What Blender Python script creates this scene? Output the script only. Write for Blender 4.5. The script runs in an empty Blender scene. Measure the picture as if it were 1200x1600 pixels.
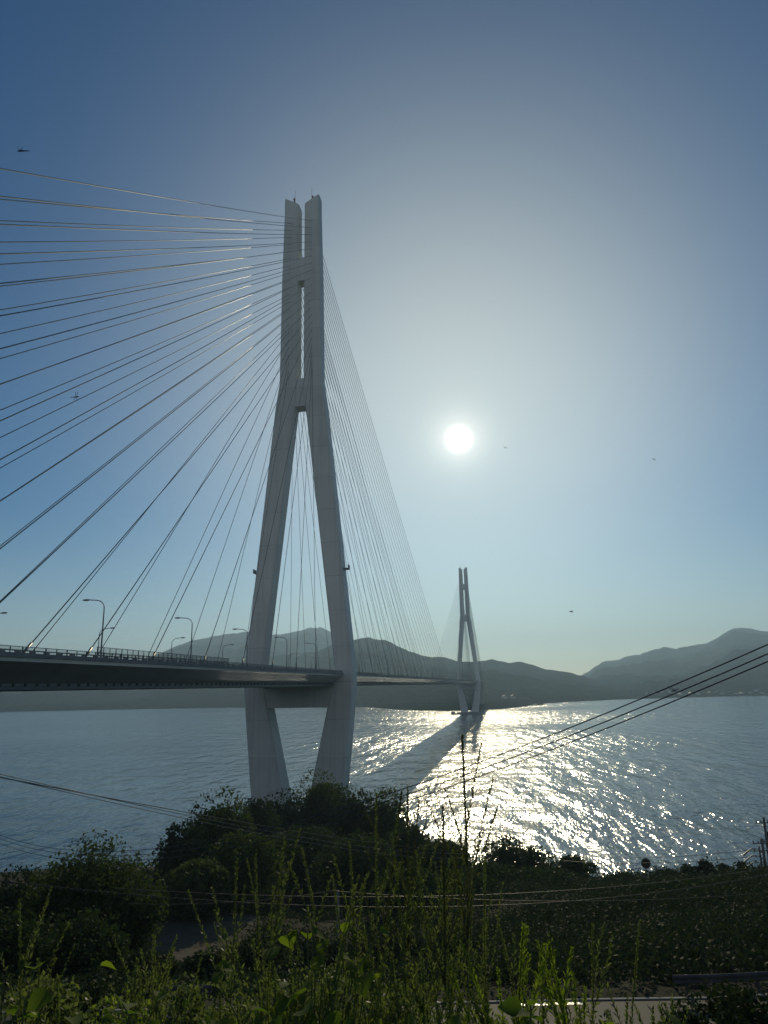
import bpy, bmesh, math, random
import numpy as np
from mathutils import Vector, Matrix, noise

random.seed(7); rng = np.random.default_rng(11)
D2R = math.radians
scene = bpy.context.scene
col = scene.collection

# ---------------------------------------------------------------- camera
CAM = Vector((-224.15, -68.0, 43.2)); YAW, PIT, ROLL = D2R(9.776), D2R(13.89), D2R(-1.309); FPX = 1102.0
fw = Vector((math.cos(PIT)*math.cos(YAW), math.cos(PIT)*math.sin(YAW), math.sin(PIT)))
r0 = fw.cross(Vector((0, 0, 1))).normalized(); u0 = r0.cross(fw)
rt = math.cos(ROLL)*r0 + math.sin(ROLL)*u0; up = -math.sin(ROLL)*r0 + math.cos(ROLL)*u0
cd = bpy.data.cameras.new("camera"); cam = bpy.data.objects.new("camera", cd); col.objects.link(cam)
cam.matrix_world = Matrix(((rt.x, up.x, -fw.x, CAM.x), (rt.y, up.y, -fw.y, CAM.y), (rt.z, up.z, -fw.z, CAM.z), (0, 0, 0, 1)))
cd.sensor_fit = 'VERTICAL'; cd.sensor_height = 36.0; cd.lens = FPX/1600*36
cd.clip_start = 0.05; cd.clip_end = 40000
scene.camera = cam

def at(px, py, dist):
    """point seen at photo pixel px,py at a horizontal distance dist"""
    d = fw + rt*((px-600)/FPX) - up*((py-800)/FPX)
    return CAM + d*(dist/math.hypot(d.x, d.y))

# ---------------------------------------------------------------- light
SUN_AZ, SUN_EL = D2R(3.24), D2R(19.54)
sdir = Vector((math.cos(SUN_EL)*math.cos(SUN_AZ), math.cos(SUN_EL)*math.sin(SUN_AZ), math.sin(SUN_EL)))
w = bpy.data.worlds.new("World"); scene.world = w; w.use_nodes = True
nt = w.node_tree; nt.nodes.clear()
N = nt.nodes.new; L = nt.links.new
out = N('ShaderNodeOutputWorld'); bg = N('ShaderNodeBackground'); sky = N('ShaderNodeTexSky')
sky.sky_type = 'NISHITA'; sky.sun_disc = False
sky.sun_elevation = SUN_EL; sky.sun_rotation = math.pi/2 - SUN_AZ
sky.altitude = 50; sky.air_density = 1.0; sky.dust_density = 0.0; sky.ozone_density = 2.2
SKY_K = 0.05
bg.inputs[1].default_value = SKY_K
tc = N('ShaderNodeTexCoord'); dp = N('ShaderNodeVectorMath'); dp.operation = 'DOT_PRODUCT'
nm = N('ShaderNodeVectorMath'); nm.operation = 'NORMALIZE'
L(tc.outputs['Generated'], nm.inputs[0]); L(nm.outputs[0], dp.inputs[0]); dp.inputs[1].default_value = sdir
ac = N('ShaderNodeMath'); ac.operation = 'ARCCOSINE'; L(dp.outputs['Value'], ac.inputs[0])
def glow(width_deg, power, color, strength):
    a = N('ShaderNodeMath'); a.operation = 'DIVIDE'; L(ac.outputs[0], a.inputs[0]); a.inputs[1].default_value = D2R(width_deg)
    b = N('ShaderNodeMath'); b.operation = 'POWER'; L(a.outputs[0], b.inputs[0]); b.inputs[1].default_value = power
    c = N('ShaderNodeMath'); c.operation = 'MULTIPLY'; L(b.outputs[0], c.inputs[0]); c.inputs[1].default_value = -1
    e = N('ShaderNodeMath'); e.operation = 'EXPONENT'; L(c.outputs[0], e.inputs[0])
    v = N('ShaderNodeVectorMath'); v.operation = 'SCALE'; v.inputs[0].default_value = [q*strength/SKY_K for q in color]
    L(e.outputs[0], v.inputs['Scale']); return v
def vadd(a, b):
    v = N('ShaderNodeVectorMath'); v.operation = 'ADD'; L(a, v.inputs[0]); L(b, v.inputs[1]); return v.outputs[0]
# the sun's disc and the aureole that sunlight scattered by hazy air makes round it
tint = N('ShaderNodeVectorMath'); tint.operation = 'MULTIPLY'; tint.inputs[1].default_value = (.31, .74, 1.05)   # clear dry blue air
L(sky.outputs[0], tint.inputs[0])
hs = N('ShaderNodeSeparateXYZ'); L(nm.outputs[0], hs.inputs[0])      # low air is milky: less saturated towards the horizon
hr = N('ShaderNodeMapRange'); hr.interpolation_type = 'SMOOTHSTEP'; hr.inputs[1].default_value = 0.0; hr.inputs[2].default_value = .27; L(hs.outputs[2], hr.inputs[0])
hm_ = N('ShaderNodeMix'); hm_.data_type = 'VECTOR'; L(hr.outputs[0], hm_.inputs[0]); hm_.inputs[4].default_value = (1.18, 1.22, 1.24); hm_.inputs[5].default_value = (.20, .68, 1.02)
L(hm_.outputs[1], tint.inputs[1]); acc = tint.outputs[0]
for g in (glow(.74, 3, (1.0, .97, .88), 5.0), glow(1.25, 1.0, (1.0, .92, .76), 1.05),
          glow(20, 2.0, (.555, .545, .375), 1.06)):
    acc = vadd(acc, g.outputs[0])
# unseen pale glow opposite the sun, added to brighten faces towards the viewpoint
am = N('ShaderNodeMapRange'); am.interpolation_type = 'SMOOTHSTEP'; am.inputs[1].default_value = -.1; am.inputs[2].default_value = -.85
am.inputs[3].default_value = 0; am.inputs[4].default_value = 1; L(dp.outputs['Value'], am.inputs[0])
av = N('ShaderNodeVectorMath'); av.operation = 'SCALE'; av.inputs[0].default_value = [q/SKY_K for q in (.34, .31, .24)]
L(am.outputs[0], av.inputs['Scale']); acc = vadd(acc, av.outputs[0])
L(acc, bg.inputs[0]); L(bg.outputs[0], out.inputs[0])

sl = bpy.data.lights.new("sun", 'SUN'); sl.energy = 2.2; sl.angle = D2R(0.53); sl.color = (1.0, .87, .57)
so = bpy.data.objects.new("sun", sl); col.objects.link(so)
so.rotation_mode = 'QUATERNION'; so.rotation_quaternion = sdir.to_track_quat('Z', 'Y')
so.location = (0, 0, 600)
vs = scene.view_settings
vs.view_transform = 'Standard'; vs.look = 'None'; vs.gamma = 1; vs.exposure = 0.0; vs.use_curve_mapping = False
scene.cycles.volume_bounces = 0
scene.cycles.max_bounces = 6
scene.cycles.sample_clamp_indirect = 4.0
scene.cycles.use_denoising = True

# ---------------------------------------------------------------- helpers
def link(o, parent=None):
    col.objects.link(o)
    if parent is not None: o.parent = parent
    return o
def tag(o, label=None, cat=None, group=None, kind=None):
    if label: o["label"] = label
    if cat: o["category"] = cat
    if group: o["group"] = group
    if kind: o["kind"] = kind
    return o
def empty(name, loc, label=None, cat=None, group=None, parent=None):
    o = bpy.data.objects.new(name, None); o.location = loc; o.empty_display_size = .2
    link(o, parent); return tag(o, label, cat, group)
class MB:
    """collects boxes, tubes, prisms; build() links them as ONE mesh object"""
    def __init__(s): s.v = []; s.f = []
    def add(s, vs, fs):
        n = len(s.v); s.v += [tuple(q) for q in vs]; s.f += [tuple(i+n for i in f) for f in fs]
    def box(s, c, d, rz=0):
        hx, hy, hz = d[0]/2, d[1]/2, d[2]/2; cs, sn = math.cos(rz), math.sin(rz); vs = []
        for z in (-hz, hz):
            for x, y in ((-hx, -hy), (hx, -hy), (hx, hy), (-hx, hy)):
                vs.append((c[0]+x*cs-y*sn, c[1]+x*sn+y*cs, c[2]+z))
        s.add(vs, [(3, 2, 1, 0), (4, 5, 6, 7), (0, 1, 5, 4), (1, 2, 6, 5), (2, 3, 7, 6), (3, 0, 4, 7)])
    def loft(s, rings, cap=True):
        n = len(rings[0]); vs = [q for r in rings for q in r]; fs = []
        for i in range(len(rings)-1):
            for j in range(n):
                k = (j+1) % n; fs.append((i*n+j, i*n+k, (i+1)*n+k, (i+1)*n+j))
        if cap: fs.append(tuple(range(n-1, -1, -1))); m = (len(rings)-1)*n; fs.append(tuple(m+j for j in range(n)))
        s.add(vs, fs)
    def tube(s, pts, radii, n=8):
        pts = [Vector(p) for p in pts]
        if not hasattr(radii, '__len__'): radii = [radii]*len(pts)
        rings = []
        for i, p in enumerate(pts):
            t = (pts[min(i+1, len(pts)-1)]-pts[max(i-1, 0)]).normalized()
            a = t.cross(Vector((0, 0, 1)) if abs(t.z) < .9 else Vector((1, 0, 0))).normalized(); b = t.cross(a)
            rings.append([p+(a*math.cos(2*math.pi*k/n)+b*math.sin(2*math.pi*k/n))*radii[i] for k in range(n)])
        s.loft(rings)
    def blob(s, c, d, nu=10, nv=7):
        rings = []
        for i in range(nv+1):
            t = math.pi*(i+.02)/(nv+.04)
            rings.append([(c[0]+d[0]/2*math.sin(t)*math.cos(2*math.pi*j/nu), c[1]+d[1]/2*math.sin(t)*math.sin(2*math.pi*j/nu), c[2]-d[2]/2*math.cos(t)) for j in range(nu)])
        s.loft(rings)
    def build(s, name, mat, parent=None, smooth=False, bevel=0):
        me = bpy.data.meshes.new(name); me.from_pydata(s.v, [], s.f); me.update()
        bm = bmesh.new(); bm.from_mesh(me); bmesh.ops.recalc_face_normals(bm, faces=bm.faces)
        if bevel: bmesh.ops.bevel(bm, geom=[e for e in bm.edges if e.calc_face_angle(0) > .6], offset=bevel, segments=2, affect='EDGES')
        bm.to_mesh(me); bm.free()
        if smooth: me.polygons.foreach_set('use_smooth', [True]*len(me.polygons))
        me.materials.append(mat)
        return link(bpy.data.objects.new(name, me), parent)
def quads(name, V, mat, parent=None, per=4):
    """V: (n*per,3) vertices, each run of `per` one face"""
    V = np.asarray(V, np.float32).reshape(-1, 3); n = len(V)//per
    me = bpy.data.meshes.new(name)
    me.vertices.add(len(V)); me.vertices.foreach_set('co', V.ravel())
    me.loops.add(n*per); me.loops.foreach_set('vertex_index', np.arange(n*per, dtype=np.int32))
    me.polygons.add(n); me.polygons.foreach_set('loop_start', np.arange(0, n*per, per, dtype=np.int32))
    me.update(calc_edges=True); me.materials.append(mat)
    return link(bpy.data.objects.new(name, me), parent)
def rand_dirs(n):
    a = rng.normal(size=(n, 3)); return a/np.linalg.norm(a, axis=1)[:, None]
def leaf_quads(P, size, aspect=.55, updir=None, jitter=.5):
    n = len(P); a = rand_dirs(n)
    if updir is not None: a = a*jitter+np.asarray(updir); a /= np.linalg.norm(a, axis=1)[:, None]
    b = np.cross(a, rand_dirs(n)); b /= np.linalg.norm(b, axis=1)[:, None]+1e-9
    s = size*(.6+.8*rng.random(n))[:, None]
    a = a*s*.5; b = b*s*.5*aspect
    return np.stack([P-a, P-a*.1+b, P+a, P-a*.1-b], 1).reshape(-1, 3)

# ---------------------------------------------------------------- materials
def mat(name, color, rough=.6, spec=.5, var=.0, vscale=1.0, bump=0, bscale=10, metal=0, detail=4):
    m = bpy.data.materials.new(name); m.use_nodes = True; t = m.node_tree; b = t.nodes['Principled BSDF']
    b.inputs['Base Color'].default_value = (*color, 1); b.inputs['Roughness'].default_value = rough
    b.inputs['Specular IOR Level'].default_value = spec; b.inputs['Metallic'].default_value = metal
    if var or bump:
        g = t.nodes.new('ShaderNodeNewGeometry')
    if var:
        n = t.nodes.new('ShaderNodeTexNoise'); n.inputs['Scale'].default_value = vscale; n.inputs['Detail'].default_value = detail
        t.links.new(g.outputs['Position'], n.inputs['Vector'])
        r = t.nodes.new('ShaderNodeMapRange'); r.inputs[1].default_value = .3; r.inputs[2].default_value = .7
        r.inputs[3].default_value = 1-var; r.inputs[4].default_value = 1+var; t.links.new(n.outputs[0], r.inputs[0])
        v = t.nodes.new('ShaderNodeVectorMath'); v.operation = 'SCALE'; v.inputs[0].default_value = color
        t.links.new(r.outputs[0], v.inputs['Scale']); t.links.new(v.outputs[0], b.inputs['Base Color'])
    if bump:
        n2 = t.nodes.new('ShaderNodeTexNoise'); n2.inputs['Scale'].default_value = bscale; n2.inputs['Detail'].default_value = 5
        t.links.new(g.outputs['Position'], n2.inputs['Vector'])
        bp = t.nodes.new('ShaderNodeBump'); bp.inputs['Distance'].default_value = bump; bp.inputs['Strength'].default_value = 1
        t.links.new(n2.outputs[0], bp.inputs['Height']); t.links.new(bp.outputs[0], b.inputs['Normal'])
    return m
def leaf_mat(name, c1, c2, trans=.35, rough=.5, spec=.18):
    m = bpy.data.materials.new(name); m.use_nodes = True; t = m.node_tree; b = t.nodes['Principled BSDF']
    g = t.nodes.new('ShaderNodeNewGeometry'); mx = t.nodes.new('ShaderNodeMix'); mx.data_type = 'RGBA'
    t.links.new(g.outputs['Random Per Island'], mx.inputs[0]); mx.inputs[6].default_value = (*c1, 1); mx.inputs[7].default_value = (*c2, 1)
    t.links.new(mx.outputs[2], b.inputs['Base Color']); b.inputs['Roughness'].default_value = rough; b.inputs['Specular IOR Level'].default_value = spec
    tr = t.nodes.new('ShaderNodeBsdfTranslucent')
    v = t.nodes.new('ShaderNodeVectorMath'); v.operation = 'MULTIPLY'; v.inputs[1].default_value = (1.5, 1.6, .6)
    t.links.new(mx.outputs[2], v.inputs[0]); t.links.new(v.outputs[0], tr.inputs[0])
    ms = t.nodes.new('ShaderNodeMixShader'); ms.inputs[0].default_value = trans
    t.links.new(b.outputs[0], ms.inputs[1]); t.links.new(tr.outputs[0], ms.inputs[2])
    t.links.new(ms.outputs[0], t.nodes['Material Output'].inputs[0])
    return m
M = dict(
    tower=None,
    girder=mat('painted_steel_girder', (.40, .41, .38), .14, .9, .08, .3),
    asphalt=mat('asphalt', (.06, .06, .06), .8, .3, .2, 2, .01, 40),
    concrete=mat('concrete', (.28, .28, .26), .8, .3, .15, .6, .01, 8),
    rail=mat('railing_steel', (.14, .16, .16), .5),
    cable=mat('cable_sheath', (.10, .13, .12), .32, .6),
    lamp=mat('lamp_steel', (.25, .27, .27), .5), lampglass=mat('lamp_glass', (.5, .5, .48), .2),
    beacon=mat('beacon_paint', (.25, .08, .06), .5),
    bark=mat('bark', (.07, .055, .04), .9, .2, .3, 3, .02, 12),
    wire=mat('wire_rubber', (.03, .03, .032), .4, .5), wirelight=mat('wire_sunlit', (.045, .045, .042), .5, .3),  # wirelight: sunlight on a wire put into a paler wire colour
    pole=mat('pole_concrete', (.16, .155, .14), .8), metal=mat('galvanised_steel', (.08, .085, .085), .7, .2, .2, 2, metal=.0),
    insul=mat('insulator_ceramic', (.3, .3, .3), .25),
    wall=mat('house_wall', (.55, .54, .5), .8), roof=mat('house_roof', (.14, .13, .13), .6),
    white=mat('road_paint', (.7, .7, .67), .3, .8), bug=mat('insect_body', (.02, .018, .015), .5), wing=mat('insect_wing', (.45, .48, .5), .3),
    bird=mat('bird_feather', (.05, .045, .04), .7),
    stem=leaf_mat('green_stem', (.07, .11, .035), (.09, .13, .04), .1),
    darkstem=mat('brown_stem', (.06, .055, .035), .8),
    tree=leaf_mat('tree_leaf', (.03, .052, .024), (.06, .088, .036), .2, .7, .06),
    tree2=leaf_mat('tree_leaf_light', (.036, .062, .024), (.085, .112, .04), .27, .7, .06),
    shrub=leaf_mat('shrub_leaf', (.024, .042, .022), (.05, .07, .034), .15, .7, .06),
    weed=leaf_mat('weed_leaf', (.085, .112, .048), (.15, .18, .08), .42),
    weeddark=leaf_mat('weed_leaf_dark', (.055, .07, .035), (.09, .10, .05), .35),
    bright=leaf_mat('young_leaf', (.12, .18, .028), (.19, .24, .045), .52),
    vine=leaf_mat('broad_leaf', (.075, .125, .022), (.14, .19, .03), .55, .75),
    grass=leaf_mat('grass_blade', (.06, .10, .03), (.12, .15, .05), .4),
)

def tower_mat():
    m = mat('painted_steel_tower', (.74, .72, .64), .55, .4, .05, .12); t = m.node_tree; b = t.nodes['Principled BSDF']
    g = t.nodes.new('ShaderNodeNewGeometry'); sx = t.nodes.new('ShaderNodeSeparateXYZ'); t.links.new(g.outputs['Position'], sx.inputs[0])
    def mth(op, a, bb=0):
        n = t.nodes.new('ShaderNodeMath'); n.operation = op
        for i, q in enumerate((a, bb)):
            if isinstance(q, (int, float)): n.inputs[i].default_value = q
            else: t.links.new(q, n.inputs[i])
        return n.outputs[0]
    z = mth('DIVIDE', sx.outputs[2], 11.2); seg = mth('FLOOR', z); fr = mth('FRACT', z)
    wn = t.nodes.new('ShaderNodeTexWhiteNoise'); wn.noise_dimensions = '1D'; t.links.new(seg, wn.inputs['W'])
    tone = mth('ADD', mth('MULTIPLY', wn.outputs[0], .10), .93)                 # each steel block a little different
    seam = mth('SUBTRACT', 1, mth('MULTIPLY', mth('LESS_THAN', fr, .022), .15))   # dirty weld seam between blocks
    mp = t.nodes.new('ShaderNodeMapping'); mp.inputs['Scale'].default_value = (1.1, 1.1, .035); t.links.new(g.outputs['Position'], mp.inputs[0])
    n = t.nodes.new('ShaderNodeTexNoise'); n.inputs['Scale'].default_value = 1; n.inputs['Detail'].default_value = 5; t.links.new(mp.outputs[0], n.inputs['Vector'])
    streak = t.nodes.new('ShaderNodeMapRange'); streak.inputs[1].default_value = .45; streak.inputs[2].default_value = .75; streak.inputs[3].default_value = 1; streak.inputs[4].default_value = .85; t.links.new(n.outputs[0], streak.inputs[0])
    k = mth('MULTIPLY', mth('MULTIPLY', tone, seam), streak.outputs[0])
    src = b.inputs['Base Color'].links[0].from_socket; v = t.nodes.new('ShaderNodeVectorMath'); v.operation = 'SCALE'
    t.links.new(src, v.inputs[0]); t.links.new(k, v.inputs['Scale']); t.links.new(v.outputs[0], b.inputs['Base Color']); return m
M['tower'] = tower_mat()
# ---------------------------------------------------------------- water
def wing_mat():
    m = bpy.data.materials.new('clear_insect_wing'); m.use_nodes = True; t = m.node_tree; b = t.nodes['Principled BSDF']
    b.inputs['Base Color'].default_value = (.25, .27, .28, 1); b.inputs['Roughness'].default_value = .25
    tr = t.nodes.new('ShaderNodeBsdfTransparent'); ms = t.nodes.new('ShaderNodeMixShader'); ms.inputs[0].default_value = .72
    t.links.new(b.outputs[0], ms.inputs[1]); t.links.new(tr.outputs[0], ms.inputs[2]); t.links.new(ms.outputs[0], t.nodes['Material Output'].inputs[0]); return m
M['wing'] = wing_mat()
def water_mat():
    m = bpy.data.materials.new('sea_water'); m.use_nodes = True; t = m.node_tree; b = t.nodes['Principled BSDF']
    b.inputs['Base Color'].default_value = (.004, .050, .092, 1); b.inputs['IOR'].default_value = 1.33
    b.inputs['Specular IOR Level'].default_value = .5
    g = t.nodes.new('ShaderNodeNewGeometry'); mp = t.nodes.new('ShaderNodeMapping'); mp.inputs['Rotation'].default_value = (0, 0, D2R(-4))
    t.links.new(g.outputs['Position'], mp.inputs[0])
    def noi(scale, sx, sy, det, rg=.55):
        q = t.nodes.new('ShaderNodeMapping'); q.inputs['Scale'].default_value = (sx, sy, 1); t.links.new(mp.outputs[0], q.inputs[0])
        n = t.nodes.new('ShaderNodeTexNoise'); n.inputs['Scale'].default_value = scale; n.inputs['Detail'].default_value = det; n.inputs['Roughness'].default_value = rg
        t.links.new(q.outputs[0], n.inputs['Vector']); return n.outputs[0]
    def math_(op, a, bb):
        n = t.nodes.new('ShaderNodeMath'); n.operation = op
        for i, q in enumerate((a, bb)):
            if isinstance(q, (int, float)): n.inputs[i].default_value = q
            else: t.links.new(q, n.inputs[i])
        return n.outputs[0]
    waves = math_('ADD', math_('MULTIPLY', noi(.032, 1.1, .8, 5, .52), 2.2), math_('MULTIPLY', noi(.085, .34, 1.1, 5, .56), 3.0))
    # currents: bands of rougher and calmer water
    cur = noi(.0045, 1.0, .28, 4)
    mr = t.nodes.new('ShaderNodeMapRange'); mr.inputs[1].default_value = .36; mr.inputs[2].default_value = .62
    mr.inputs[3].default_value = .5; mr.inputs[4].default_value = 1.15; t.links.new(cur, mr.inputs[0])
    bp = t.nodes.new('ShaderNodeBump'); bp.inputs['Distance'].default_value = 1.0
    t.links.new(waves, bp.inputs['Height']); t.links.new(mr.outputs[0], bp.inputs['Strength']); t.links.new(bp.outputs[0], b.inputs['Normal'])
    ro = t.nodes.new('ShaderNodeMapRange'); ro.inputs[1].default_value = .36; ro.inputs[2].default_value = .62
    ro.inputs[3].default_value = .14; ro.inputs[4].default_value = .17; t.links.new(cur, ro.inputs[0]); t.links.new(ro.outputs[0], b.inputs['Roughness'])
    return m
s = 7700
me = bpy.data.meshes.new('sea'); me.from_pydata([(-s, -s, 0), (s, -s, 0), (s, s, 0), (-s, s, 0)], [], [(0, 1, 2, 3)])
me.materials.append(water_mat()); sea = link(bpy.data.objects.new('sea', me))
tag(sea, 'rippled blue sea strait with bright sun glitter', 'sea', kind='structure')

# ---------------------------------------------------------------- near terrain
FH = Vector((math.cos(YAW), math.sin(YAW), 0)); RH = Vector((math.sin(YAW), -math.cos(YAW), 0))
def pq(x, y):
    dx, dy = x-CAM.x, y-CAM.y; return dx*FH.x+dy*FH.y, dx*RH.x+dy*RH.y
def wxy(p, q): return CAM.x+FH.x*p+RH.x*q, CAM.y+FH.y*p+RH.y*q
PR = ([-200, -60, -8, 0, 3, 8, 16, 24.5, 26, 34.2, 37, 60, 80, 100, 112, 135, 165, 185, 400], [75, 50, 41.9, 41.5, 41.1, 38.3, 34.2, 30.7, 30.5, 30.5, 30.1, 26, 22, 18.2, 15, 8, 1.2, -3, -9])
PL = ([-200, -60, -8, 0, 3, 8, 16, 24.5, 26, 34.2, 38, 50, 60, 85, 110, 150, 185, 205, 400], [75, 50, 41.9, 41.5, 41.1, 38.3, 34.2, 30.7, 30.5, 30.5, 28.8, 24, 21, 18.3, 13, 9, 2, -3, -9])
RZ = 30.5
ROAD = [(30.5, -90), (30, -40), (29.6, -15), (29.6, 8), (29.5, 13), (30.0, 20), (32, 28), (38, 42), (50, 70)]
def road_p(q):
    qs = [r[1] for r in ROAD]; ps = [r[0] for r in ROAD]; return float(np.interp(q, qs, ps))
def ground_pq(p, q):
    pp = p-(road_p(q)-29.6)*max(0, min(1, (p-10)/16)) if p < 60 else p-(road_p(q)-29.6)*max(0, 1-(p-60)/40)
    k = max(0, min(1, (q+10)/35)); k = k*k*(3-2*k)
    z = (1-k)*float(np.interp(pp, *PL))+k*float(np.interp(pp, *PR))
    if abs(pp-29.6) > 4.8:
        z += (noise.noise(Vector((p*.06, q*.06, 0)))*1.1+noise.noise(Vector((p*.25, q*.25, 3)))*.3)*min(1, (abs(pp-29.6)-4.8)/6)*min(1, max(.1, abs(p)/20))
    return z
def gz(x, y): return ground_pq(*pq(x, y))
ps = list(np.arange(-180, 0, 10))+list(np.arange(0, 60, 1.0))+list(np.arange(60, 215, 2.5))+[230, 260, 300]
qs = list(np.arange(-420, -100, 16))+list(np.arange(-100, 100, 2.0))+list(np.arange(100, 421, 16))
V = [(*wxy(p, q), ground_pq(p, q)) for p in ps for q in qs]; nq = len(qs)
Fc = [(i*nq+j, i*nq+j+1, (i+1)*nq+j+1, (i+1)*nq+j) for i in range(len(ps)-1) for j in range(nq-1)]
me = bpy.data.meshes.new('hillside_ground'); me.from_pydata(V, [], Fc); me.polygons.foreach_set('use_smooth', [True]*len(Fc))
gm = mat('earth_and_leaf_litter', (.028, .032, .018), .95, .1, .5, .35, .08, 3)
me.materials.append(gm); tag(link(bpy.data.objects.new('hillside_ground', me)), 'dark overgrown hillside falling to the sea', 'ground', kind='structure')
# road
def strip(name, offs, z, m, q0=-80, q1=66, step=1.0):
    vs = []; fs = []
    for i, q in enumerate(np.arange(q0, q1, step)):
        for o in offs: vs.append((*wxy(road_p(q)+o, q), RZ+z))
    n = len(offs)
    for i in range(len(vs)//n-1):
        for j in range(n-1): fs.append((i*n+j, i*n+j+1, (i+1)*n+j+1, (i+1)*n+j))
    me = bpy.data.meshes.new(name); me.from_pydata(vs, [], fs); me.materials.append(m); return link(bpy.data.objects.new(name, me))
tag(strip('road', (-3, 3.2), .06, mat('road_concrete', (.042, .042, .034), .75, .4, .2, 1.2, .006, 30)), 'pale narrow hillside road', 'road', kind='structure')
kb = MB()
qv = list(np.arange(-80, 66, 1.0)); kb.loft([[(*wxy(road_p(q)+3.2+a, q), RZ+b) for a, b in ((0, 0), (0, .10), (.14, .10), (.18, 0))] for q in qv])
tag(kb.build('road_kerb', M['concrete']), 'low concrete kerb on the far side of the road', 'kerb', kind='structure')
tag(strip('edge_line', (2.86, 3.08), .066, mat('wet_gutter', (.35, .35, .33), .3, 1.0, .3, 3, .01, 9), 4.6, 8.6), 'wet strip glinting white along the outer road edge', 'road edge', kind='structure')

# ---------------------------------------------------------------- far hills
def hill_range(name, label, ridge, d_ridge, front, m, amp=.05, seed=0, back=.5, rough=9):
    """terrain: ridge = (photo px, py) silhouette at distance d_ridge; front = [(px, shore distance)]"""
    xs = np.arange(ridge[0][0], ridge[-1][0]+1, 4.0 if d_ridge < 3000 else 3.0)
    ry = np.interp(xs, [r[0] for r in ridge], [r[1] for r in ridge]); fd = np.interp(xs, [f[0] for f in front], [f[1] for f in front])
    T = list(np.linspace(0, 1, 30))+[1.06, 1.15, 1.3, 1.6]; V = []
    for x, y, d0 in zip(xs, ry, fd):
        top = at(x, y, d_ridge); H = max(top.z, 3)
        for tt in T:
            d = d0+(d_ridge-d0)*tt if tt <= 1 else d_ridge*(1+(tt-1)*back)
            b = at(x, 1070, d); nx = Vector((b.x*.0011, b.y*.0011, seed))
            n1 = noise.fractal(nx*2.2, 1.0, 2.1, 5); n2 = noise.fractal(nx*18, .9, 2.2, 3)
            if tt <= 1:
                s_ = tt**.9; s_ = s_*(.75+.25*s_)
                h = H*(s_+amp*4*n1*math.sin(math.pi*min(1, tt))**1.0)
                # keep below the line of sight to the ridge
                los = CAM.z+(H-CAM.z)*d/d_ridge-3 if tt < .97 else 1e9
                h = min(h, los) if H > CAM.z else h
            else: h = H*max(0, 1-(tt-1)/.62)
            h += n2*rough*min(1, tt*8)*(.5 if tt > .9 else 1)
            if tt == 0: h = -3
            V.append((b.x, b.y, h))
    n = len(T); Fs = [(i*n+j, (i+1)*n+j, (i+1)*n+j+1, i*n+j+1) for i in range(len(xs)-1) for j in range(n-1)]
    me = bpy.data.meshes.new(name); me.from_pydata(V, [], Fs); me.materials.append(m)
    me.polygons.foreach_set('use_smooth', [True]*len(Fs))
    return tag(link(bpy.data.objects.new(name, me)), label, 'hills', kind='structure')
def forest_mat(name, c):
    return mat(name, c, .95, 0, .45, .006, 14, .035, detail=8)
mf = forest_mat('forest_hill', (.012, .022, .020))
hill_range('hills', 'blue hazy mountain with double peak behind the near tower',
    [(-700, 1075), (-300, 1062), (0, 1050), (150, 1044), (215, 1034), (255, 1018), (275, 1008), (290, 1003), (320, 996), (345, 992), (385, 987), (400, 989), (425, 992), (440, 990), (455, 988), (470, 985), (484, 981), (492, 982), (500, 980), (511, 984), (520, 988), (535, 994), (560, 1006), (600, 1020), (660, 1040), (740, 1060)],
    5200, [(-700, 2400), (0, 2155), (380, 1840), (560, 1900), (740, 2300)], mf, .05, 1, rough=13)
hill_range('hills', 'darker forested ridge running down behind the far tower',
    [(500, 1016), (530, 1005), (555, 999), (577, 996), (590, 1000), (601, 999), (612, 1003), (625, 1010), (640, 1017), (660, 1024), (675, 1027), (690, 1026), (700, 1028), (715, 1032), (728, 1034), (745, 1034), (760, 1032), (772, 1030), (785, 1034), (800, 1035), (815, 1034), (826, 1036), (840, 1041), (857, 1046), (870, 1048), (890, 1050), (905, 1054), (935, 1062), (970, 1070), (1005, 1080), (1040, 1089), (1075, 1093)],
    2900, [(500, 1700), (700, 1500), (850, 1600), (960, 1800), (1075, 1950)], mf, .05, 2, rough=9)
hill_range('headland', 'low dark wooded headland behind the far bridge tower',
    [(255, 1114), (300, 1108), (360, 1099), (420, 1091), (480, 1086), (560, 1080), (640, 1076), (700, 1073), (745, 1074), (775, 1078), (800, 1082), (825, 1088), (840, 1093), (849, 1100)],
    2150, [(255, 2000), (380, 1830), (560, 1669), (600, 1438), (640, 1310), (700, 1226), (780, 1270), (849, 1500)], forest_mat('headland_forest', (.010, .020, .016)), .05, 3, rough=2.0)
hill_range('hills', 'long blue mountain rising towards the right edge',
    [(860, 1066), (905, 1057), (920, 1050), (932, 1042), (945, 1034), (960, 1032), (975, 1029), (985, 1025), (995, 1023), (1005, 1023), (1015, 1018), (1030, 1014), (1040, 1012), (1047, 1010), (1056, 1012), (1064, 1014), (1070, 1011), (1085, 1009), (1098, 1006), (1110, 1005), (1122, 1000), (1135, 993), (1148, 986), (1160, 981), (1175, 980), (1190, 983), (1210, 986), (1260, 990), (1330, 1008), (1420, 1000), (1550, 1025), (1750, 1050)],
    5600, [(860, 2200), (960, 1900), (1000, 1920), (1200, 2060), (1750, 3000)], mf, .045, 4, rough=13)
hill_range('hills', 'low dark shore hills in front of the right mountain',
    [(985, 1096), (1010, 1082), (1040, 1076), (1080, 1074), (1110, 1078), (1140, 1076), (1165, 1080), (1200, 1076), (1240, 1070), (1400, 1066), (1600, 1050)],
    2500, [(985, 1900), (1200, 2040), (1600, 2500)], forest_mat('shore_forest', (.010, .020, .016)), .05, 5, rough=3)

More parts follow.
